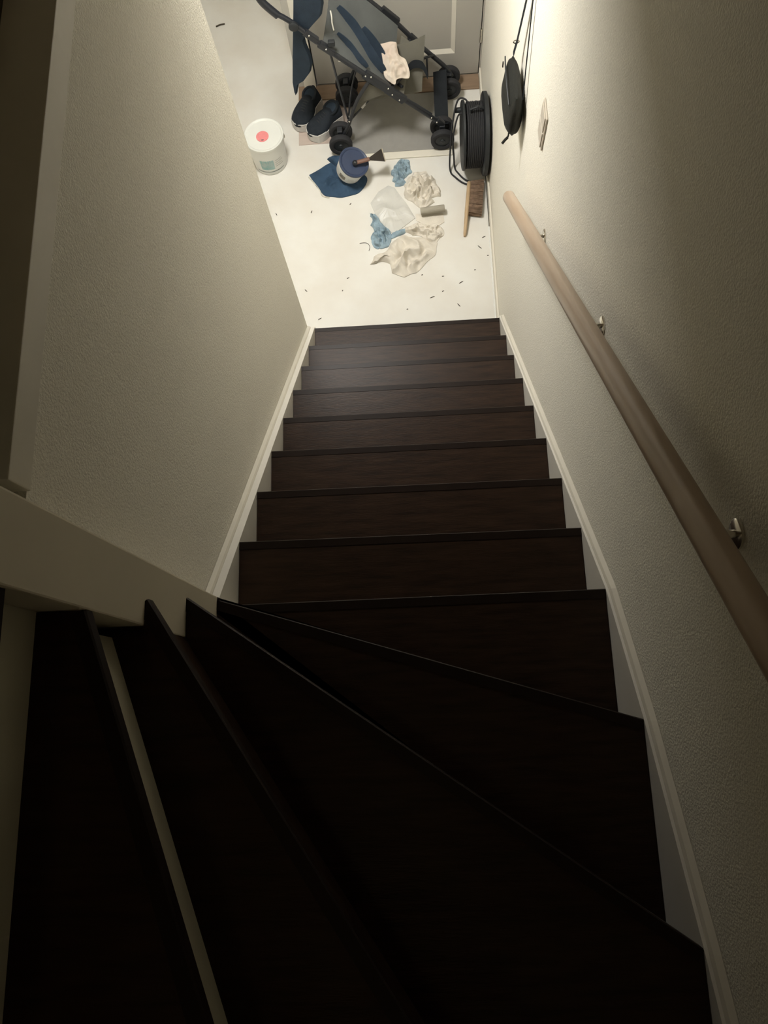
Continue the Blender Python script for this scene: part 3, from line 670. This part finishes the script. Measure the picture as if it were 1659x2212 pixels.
# ------------------------------------------------------------------ sneakers
def sneaker(label, toe, heel, wd=0.098):
    toe = Vector((toe.x, toe.y, 0)); heel = Vector((heel.x, heel.y, 0)); d = (heel - toe); L = d.length; d.normalize(); s = Vector((-d.y, d.x, 0))
    mid = (toe + heel) / 2
    t = thing('sneaker', label, 'shoe', (mid.x, mid.y, FL), 'dark sneakers on the bare wood sheet')
    def wid(k): # half width along shoe
        return wd / 2 * (0.62 + 0.38 * math.sin(math.pi * min(1, k * 1.45)) if k < 0.62 else 0.80 - 0.06 * math.cos((k - .62) * 8)) * min(1, (max(k, 0) / 0.10) ** 0.5 if k < 0.10 else 1) * min(1, ((1 - k) / 0.08) ** 0.5 if k > 0.92 else 1)
    N = 26; Z0 = FL + 0.0035
    def body(zlo, zhi, infl, ntop):
        bm = NB(); rings = []
        for i in range(N + 1):
            k = i / N; kk = min(max(k, 0.006), 0.994); w_ = wid(kk) * infl; c = toe + d * (L * k)
            ring = []
            zl, zh = Z0 + zlo(kk), Z0 + zhi(kk)
            for j in range(ntop + 1):
                a = math.pi * j / ntop
                cs = math.copysign(abs(math.cos(a)) ** 0.75, math.cos(a)); sn = math.sin(a) ** 0.8
                ring.append(bm.verts.new((c.x + s.x * w_ * cs, c.y + s.y * w_ * cs, zl + (zh - zl) * sn)))
            rings.append(ring)
        for a, b in zip(rings, rings[1:]):
            for j in range(ntop): bm.faces.new((a[j], a[j + 1], b[j + 1], b[j]))
            bm.faces.new((a[ntop], a[0], b[0], b[ntop]))
        bm.faces.new(rings[0]); bm.faces.new(rings[-1][::-1]); return bm
    def zup(k):
        if k < 0.3: return 0.055 + 0.020 * math.sin(k / 0.3 * math.pi / 2)
        if k < 0.62: return 0.075 + 0.03 * (k - .3) / .32
        return 0.105 - 0.012 * math.sin((k - .62) / .38 * math.pi) + 0.004 * k
    # sole: slab with outline
    bm = NB(); lo = []; hi = []; ks = [0.004 + 0.992 * i / N for i in range(N + 1)]
    side = [(k, 1) for k in ks] + [(k, -1) for k in ks[::-1]]
    for k, sg in side:
        c = toe + d * (L * k) + s * (sg * wid(k) * 1.05); zt = 0.048 + 0.008 * max(0, k - .5) + (0.004 if k < .1 else 0)
        lo.append(bm.verts.new((c.x, c.y, Z0 + (0.004 if k < .08 else 0)))); hi.append(bm.verts.new((c.x, c.y, Z0 + zt)))
    n = len(lo)
    for i in range(n): bm.faces.new((lo[i], lo[(i + 1) % n], hi[(i + 1) % n], hi[i]))
    bm.faces.new(lo); bm.faces.new(hi[::-1])
    o = obj('sole', bm, 'sole', t, False); o['label'] = 'thick white sole'
    obj('upper', body(lambda k: 0.038, zup, 1.0, 14), 'shoe', t, True)
    # padded collar around the opening, dark inside
    bm = NB(); q = []
    for k in range(25):
        a = 2 * math.pi * k / 24; kk = 0.76 + 0.17 * math.cos(a); c = toe + d * (L * kk) + s * (wd * 0.29 * math.sin(a))
        q.append((c.x, c.y, Z0 + 0.098 + 0.010 * math.cos(a)))
    tube(bm, q, 0.0075, 8, cap=False); obj('collar', bm, 'shoe', t, True)
    bm = NB(); vs = [bm.verts.new((p[0], p[1], p[2] + 0.001)) for p in q[:-1]]; bm.faces.new(vs); obj('insole', bm, 'navy', t)
    # light stripe just above the sole at the toe
    bm = NB(); q = []
    for i in range(17):
        k = 0.05 + 0.28 * i / 16; c = toe + d * (L * k) + s * (-wid(k) * 1.0); q.append((c.x, c.y, Z0 + 0.050))
    q0 = [ (toe + d * (L * 0.012) + s * (wid(0.03) * j)) for j in (0.9, 0.3, -0.4)]
    q = [(c.x, c.y, Z0 + 0.052) for c in q0] + q
    tube(bm, q, 0.003, 6); o = obj('toe_stripe', bm, 'sole', t, True)
    bm = NB()
    for i in range(5):
        k = 0.34 + 0.055 * i; c = toe + d * (L * k); z = Z0 + zup(k) - 0.002
        tube(bm, [c + s * (-0.020) + Vector((0, 0, z - 0.003)), c + Vector((0, 0, z + 0.002)), c + s * 0.020 + Vector((0, 0, z - 0.003))], 0.0028, 6)
    obj('laces', bm, 'black', t, True)
    return t
sneaker('dark sneaker with white sole nearest the left edge of the wood sheet', Vector((-0.112, 1.300, 0)), Vector((-0.012, 1.500, 0)), 0.120)
sneaker('dark sneaker with white sole nearer the stroller wheel, angled toward the bucket', Vector((-0.048, 1.238, 0)), Vector((0.118, 1.390, 0)), 0.120)

# ------------------------------------------------------------------ stroller
st = thing('stroller', 'folding stroller with black tube frame and grey fabric seat before the door', 'stroller', (0.42, 1.31, FL))
YN, YF = 1.17, 1.50
def T(name, pts, r, m='black', seg=12, n=6, **k):
    bm = NB(); tube(bm, catmull(pts, n) if len(pts) > 2 else pts, r, seg, **k); return obj(name, bm, m, st, True)
near = [(-0.080, YN, 0.665), (0.0, YN, 0.600), (0.129, YN, 0.455), (0.297, YN, 0.292), (0.404, YN, 0.190), (0.619, YN, -0.014), (0.668, YN, -0.060)]
T('frame_tube', near, 0.0115)
o = T('handle_grip', [(-0.085, YN, 0.84), (-0.115, YN, 0.80), (-0.125, YN, 0.755), (-0.110, YN, 0.710), (-0.060, YN, 0.645)], 0.0165)
farp = [(-0.05, YF, 0.78), (0.14, YF, 0.58), (0.336, YF, 0.385), (0.451, YF, 0.262), (0.54, YF, 0.150), (0.597, YF, 0.085), (0.70, YF, -0.03), (0.735, YF, -0.09)]
T('frame_tube', farp, 0.0115)
T('handle_grip', [(-0.05, YF, 0.95), (-0.095, YF, 0.91), (-0.10, YF, 0.86), (-0.05, YF, 0.78)], 0.0165)
T('rear_leg', [(0.318, YN, 0.265), (0.240, YN, 0.135), (0.178, YN, -0.027), (0.132, YN, -0.112)], 0.009)
T('rear_leg', [(0.37, YF, 0.335), (0.29, YF, 0.16), (0.22, YF, 0.0), (0.165, YF, -0.112)], 0.009)
T('brace_rod', [(0.140, YN + .012, 0.440), (0.160, YN + .012, 0.22), (0.182, YN + .012, 0.010)], 0.0055)
T('brace_rod', [(0.262, YN + .03, 0.33), (0.215, YN + .06, 0.15), (0.185, YN + .03, 0.012)], 0.0045)
T('cross_bar', [(0.180, YN, 0.000), (0.300, YN + 0.05, 0.090), (0.40, YN + .10, 0.145), (0.47, YN + .05, 0.150)], 0.0075)
o = T('cross_bar_sleeve', [(0.255, YN + .031, 0.058), (0.315, YN + 0.062, 0.104)], 0.0095, 'sole'); o['label'] = 'pale sleeve on the cross bar'
T('cross_bar', [(0.40, YN, 0.185), (0.50, 1.33, 0.15), (0.52, YF, 0.165)], 0.008)
# joints with rivets
def joint(px, pz, y, L, ang, w=0.016):
    bm = NB(); c, s = math.cos(ang), math.sin(ang)
    box(bm, (-L / 2, -0.011, -w), (L / 2, 0.011, w), 0.004)
    bmesh.ops.transform(bm, matrix=Matrix.Translation((px, y, pz)) @ Matrix.Rotation(ang, 4, 'Y'), verts=bm.verts)
    return obj('joint_bracket', bm, 'black', st)
joint(0.068, 0.527, YN, 0.075, math.radians(45), 0.014); joint(0.130, 0.457, YN, 0.085, math.radians(44), 0.016)
joint(0.345, 0.248, YN, 0.15, math.radians(43), 0.022); joint(0.435, 0.158, YN, 0.12, math.radians(44), 0.021); joint(0.655, -0.045, YN, 0.05, math.radians(50), 0.016)
joint(0.545, 0.145, YF, 0.09, math.radians(50), 0.016); joint(0.42, 0.300, YF, 0.11, math.radians(46), 0.022)
rv = NB()
for x, z in ((0.062, 0.536), (0.129, 0.458), (0.296, 0.290), (0.322, 0.282), (0.400, 0.205), (0.418, 0.165), (0.452, 0.128), (0.188, 0.010), (0.612, -0.004), (0.640, -0.038)):
    bmesh.ops.create_uvsphere(rv, u_segments=10, v_segments=6, radius=0.0048, matrix=Matrix.Translation((x, YN - 0.011, z + 0.004)))
o = obj('rivets', rv, 'chrome', st, True); o['kind'] = 'stuff'
# second parallel link above the front leg
T('front_link', [(0.455, YN, 0.150), (0.540, YN, 0.078), (0.612, YN, 0.012)], 0.0065)
# wheels in pairs
def wheel(x, y, r=0.062, wd=0.036):
    bm = NB(); c = (x, y - wd / 2, FL + r + 0.0095)
    lathe(bm, [(r * .62, 0.004), (r * .8, 0), (r * .95, 0.003), (r, 0.010), (r, wd - 0.010), (r * .95, wd - 0.003), (r * .8, wd), (r * .62, wd - 0.004), (r * .62, 0.004)], c, (0, 1, 0), 36)
    wo = obj('wheel', bm, 'rubber', st, True)
    bm = NB(); lathe(bm, [(0, 0.002), (0.012, 0.002), (0.014, 0.007), (r * .62, 0.009), (r * .62, wd - 0.009), (0.014, wd - 0.007), (0.012, wd - 0.002), (0, wd - 0.002)], c, (0, 1, 0), 28)
    h = obj('hub', bm, 'blackplastic', st, True); h.parent = wo; h.matrix_parent_inverse = Matrix.Identity(4); h.matrix_world = Matrix.Identity(4)
    h.matrix_parent_inverse = Matrix.Identity(4)
for x, y in ((0.668, YN), (0.128, YN + 0.012), (0.72, YF - 0.01), (0.165, YF - 0.01)):
    wheel(x, y - 0.042); wheel(x, y + 0.042)
    bm = NB(); tube(bm, [(x, y - 0.06, FL + 0.0675), (x, y + 0.06, FL + 0.0675)], 0.006, 10)
    box(bm, (x - 0.014, y - 0.018, FL + 0.055), (x + 0.014, y + 0.018, FL + 0.135), 0.004); obj('wheel_fork', bm, 'black', st)
# seat back sling between the two side tubes
def side(P, x):
    for a, b in zip(P, P[1:]):
        if a[0] <= x <= b[0]:
            t = (x - a[0]) / (b[0] - a[0]); return a[2] + t * (b[2] - a[2])
    return P[-1][2]
rows = []
for i in range(15):
    x = 0.115 + (0.405 - 0.115) * i / 14; row = []
    for j in range(11):
        t = j / 10; xx = x + 0.035 * t
        z = side(near, x) * (1 - t) + side(farp, xx + 0.02) * t
        row.append((xx + 0.02 * t, (YN + 0.004) * (1 - t) + (YF - .004) * t, z + 0.004 - 0.055 * math.sin(math.pi * t) * (0.4 + 0.6 * i / 14)))
    rows.append(row)
obj('seat_back', sheet(NB(), rows, 0.004), 'greyfab', st, True)
# seat base and calf panel
rows = []
for i in range(9):
    t0 = i / 8; row = []
    for j in range(9):
        t = j / 8
        a = Vector((0.400, 1.19, 0.165)).lerp(Vector((0.475, 1.485, 0.200)), t); b = Vector((0.470, 1.20, 0.105)).lerp(Vector((0.530, 1.45, 0.175)), t)
        p = a.lerp(b, t0); p.z -= 0.02 * math.sin(math.pi * t) * (1 - t0); row.append(p)
    rows.append(row)
obj('seat_base', sheet(NB(), rows, 0.005), 'greyfab2', st, True)
CP = [pln(u_, v_, (0.52, 1.36, 0.22), (0, -0.9, 0.5)) for u_, v_ in ((846, 98), (918, 75), (911, 196), (840, 200))]
rows = []
for i in range(9):
    k = i / 8; row = []
    for j in range(9):
        t = j / 8; p = CP[0].lerp(CP[1], t).lerp(CP[3].lerp(CP[2], t), k)
        row.append(p + Vector((0, -0.012 * math.sin(math.pi * t) - 0.006 * math.sin(k * 7), 0)))
    rows.append(row)
obj('calf_panel', sheet(NB(), rows, 0.004), 'greyfab2', st, True)
def band(name, P, wv, th=0.003, m='strap'):
    wv = Vector(wv); C_ = catmull(P, 6); rows = [[p - wv / 2, p, p + wv / 2] for p in C_]
    return obj(name, sheet(NB(), rows, th), m, st, True)
band('calf_strap', [tuple(pln(u_, v_, (0.52, 1.325, 0.21), (0, -0.9, 0.5))) for u_, v_ in ((880, 150), (893, 139), (910, 140), (918, 150), (924, 163))], (0.0, 0.016, 0.032))
# harness straps on the seat
def seatz(x, t): return side(near, x) * (1 - t) + side(farp, x + 0.055 * t) * t - 0.05 * math.sin(math.pi * t) * (0.4 + 0.6 * (x - .115) / .29) + 0.012
def on_seat(x, t): return (x + 0.055 * t, YN * (1 - t) + YF * t, seatz(x, t))
def harness(P, w0, w1):
    pts = catmull([on_seat(*q) for q in P], 6); rows = []
    for i, p in enumerate(pts):
        k = i / (len(pts) - 1); wv = Vector((0.5, 0.0, 0.45)).normalized() * ((w0 + (w1 - w0) * k) / 2) * (0.35 + 0.65 * math.sin(math.pi * min(1, k * 0.9 + 0.1)))
        n = Vector((0.2, -0.6, 0.75)) * (0.008 + 0.006 * math.sin(k * 9)); rows.append([p - wv + n, p + n, p + wv + n])
    return obj('harness_strap', sheet(NB(), rows, 0.004), 'navy', st, True)
harness([(0.155, 0.62), (0.215, 0.55), (0.265, 0.42), (0.315, 0.30), (0.37, 0.22)], 0.04, 0.085)
harness([(0.165, 0.28), (0.215, 0.24), (0.255, 0.16), (0.30, 0.10)], 0.024, 0.045)
harness([(0.26, 0.60), (0.31, 0.50), (0.355, 0.38), (0.39, 0.25)], 0.045, 0.085)
# pale drawstring on the seat back
T('drawstring', [on_seat(0.128, .50), on_seat(0.135, .44), on_seat(0.140, .36), on_seat(0.150, .28)], 0.0035, 'hem')
# basket cloth under the seat, between rear leg and front leg
tri = [(0.300, YN + .006, 0.235), (0.400, YN + .006, 0.165), (0.455, YN + .02, 0.130), (0.400, YN + 0.09, 0.128), (0.300, YN + 0.048, 0.080), (0.215, YN + .012, 0.030), (0.235, YN + .006, 0.110)]
bm = extr(NB(), tri, (0, 0.003, 0)); obj('basket', bm, 'greyfab2', st)
# folded hood hanging behind the handles
hp = [(633, -25), (633, 60), (632, 120), (632, 178), (636, 200), (638, 207), (639, 196), (641, 183), (655, 176), (667, 160), (671, 140), (665, 118), (656, 102), (652, 88), (660, 72), (675, 54), (690, 38), (694, 14), (690, -25)]
P3 = [pln(u_, v_, (0.0, 1.205, 0.4), (0.10, 1, 0.12)) for u_, v_ in hp]
bm = extr(NB(), P3, (0.012, 0.02, 0.0)); bmesh.ops.bevel(bm, geom=list(bm.edges), offset=0.002, segments=1, affect='EDGES'); obj('hood_side', bm, 'navy', st)
rows = []
for i in range(9):
    k = i / 8; row = []
    for j in range(9):
        t = j / 8
        a = P3[3].lerp(P3[0], k); row.append(Vector((a.x + 0.01 + 0.02 * math.sin(math.pi * t), a.y + 0.01 + (YF - 1.19) * t * (0.25 + 0.75 * k), a.z + 0.05 * math.sin(math.pi * t) * k)))
    rows.append(row)
obj('hood', sheet(NB(), rows, 0.004), 'navy', st, True)
# knob where hood clips to the tube
bm = NB(); lathe(bm, [(0, 0), (0.020, 0), (0.022, 0.004), (0.022, 0.014), (0.017, 0.018), (0, 0.018)], (0.003, YN - 0.010, 0.600), (0, -1, 0), 20); obj('hood_clip', bm, 'blackplastic', st, True)
bm = NB(); box(bm, (0.140, YN - 0.010, 0.470), (0.172, YN + 0.012, 0.494), 0.005); obj('lock_tab', bm, 'blackplastic', st)
# wide foot strap hanging between the front legs
band('foot_strap', [(0.668, 1.455, -0.005), (0.668, 1.40, -0.045), (0.668, 1.30, -0.070), (0.667, 1.22, -0.085), (0.668, 1.19, -0.090)], (0.070, 0, 0.012), 0.006)
# side buckle near seat front
T('front_link', [(0.585, YF - 0.05, 0.085), (0.615, YF - 0.03, 0.075), (0.64, YF - .005, 0.055)], 0.006)
T('front_link', [(0.600, YF - 0.05, 0.085), (0.602, YF - .06, 0.01), (0.603, YF - .06, -0.02)], 0.005)

# white muslin cloth thrown over the stroller seat
def draped(px, p, n, h, seed):
    P = [pln(u_, v_, p, n) for u_, v_ in px]; c = sum(P, Vector()) / len(P); n = Vector(n).normalized()
    ds = catmull(P + [P[0]], 8)[:-1]; ns = 72; ds = [ds[int(i * len(ds) / ns)] for i in range(ns)]; bm = NB(); nr = 20; rings = []
    cv = bm.verts.new(c + n * h * ridged(c * 42, seed))
    for i in range(1, nr + 1):
        t = i / nr; ring = []
        for d_ in ds:
            q = c.lerp(d_, t); v = h * (0.4 + 0.6 * (1 - t ** 3)) * ridged(q * 42, seed); ring.append(bm.verts.new(q + n * v))
        rings.append(ring)
    for k in range(ns): bm.faces.new((cv, rings[0][k], rings[0][(k + 1) % ns]))
    for a, b in zip(rings, rings[1:]):
        for k in range(ns): bm.faces.new((a[k], b[k], b[(k + 1) % ns], a[(k + 1) % ns]))
    low = [bm.verts.new(v.co - n * (v.co - d_).dot(n) - n * 0.002) for v, d_ in zip(rings[-1], ds)]
    for k in range(ns): bm.faces.new((rings[-1][k], low[k], low[(k + 1) % ns], rings[-1][(k + 1) % ns]))
    bm.faces.new(low); return bm
cl = obj('muslin_cloth', draped([(822, 96), (838, 92), (855, 92), (858, 105), (862, 120), (874, 128), (880, 140), (885, 160), (882, 170), (868, 169), (857, 172), (853, 183), (840, 176), (830, 165), (828, 140), (824, 115)],
         (0.45, 1.30, 0.262), (0.05, -0.45, 0.9), 0.036, 2.2), 'tissue', smooth=True)
tag(cl, 'crumpled cream cloth thrown over the front of the stroller seat', 'cloth')
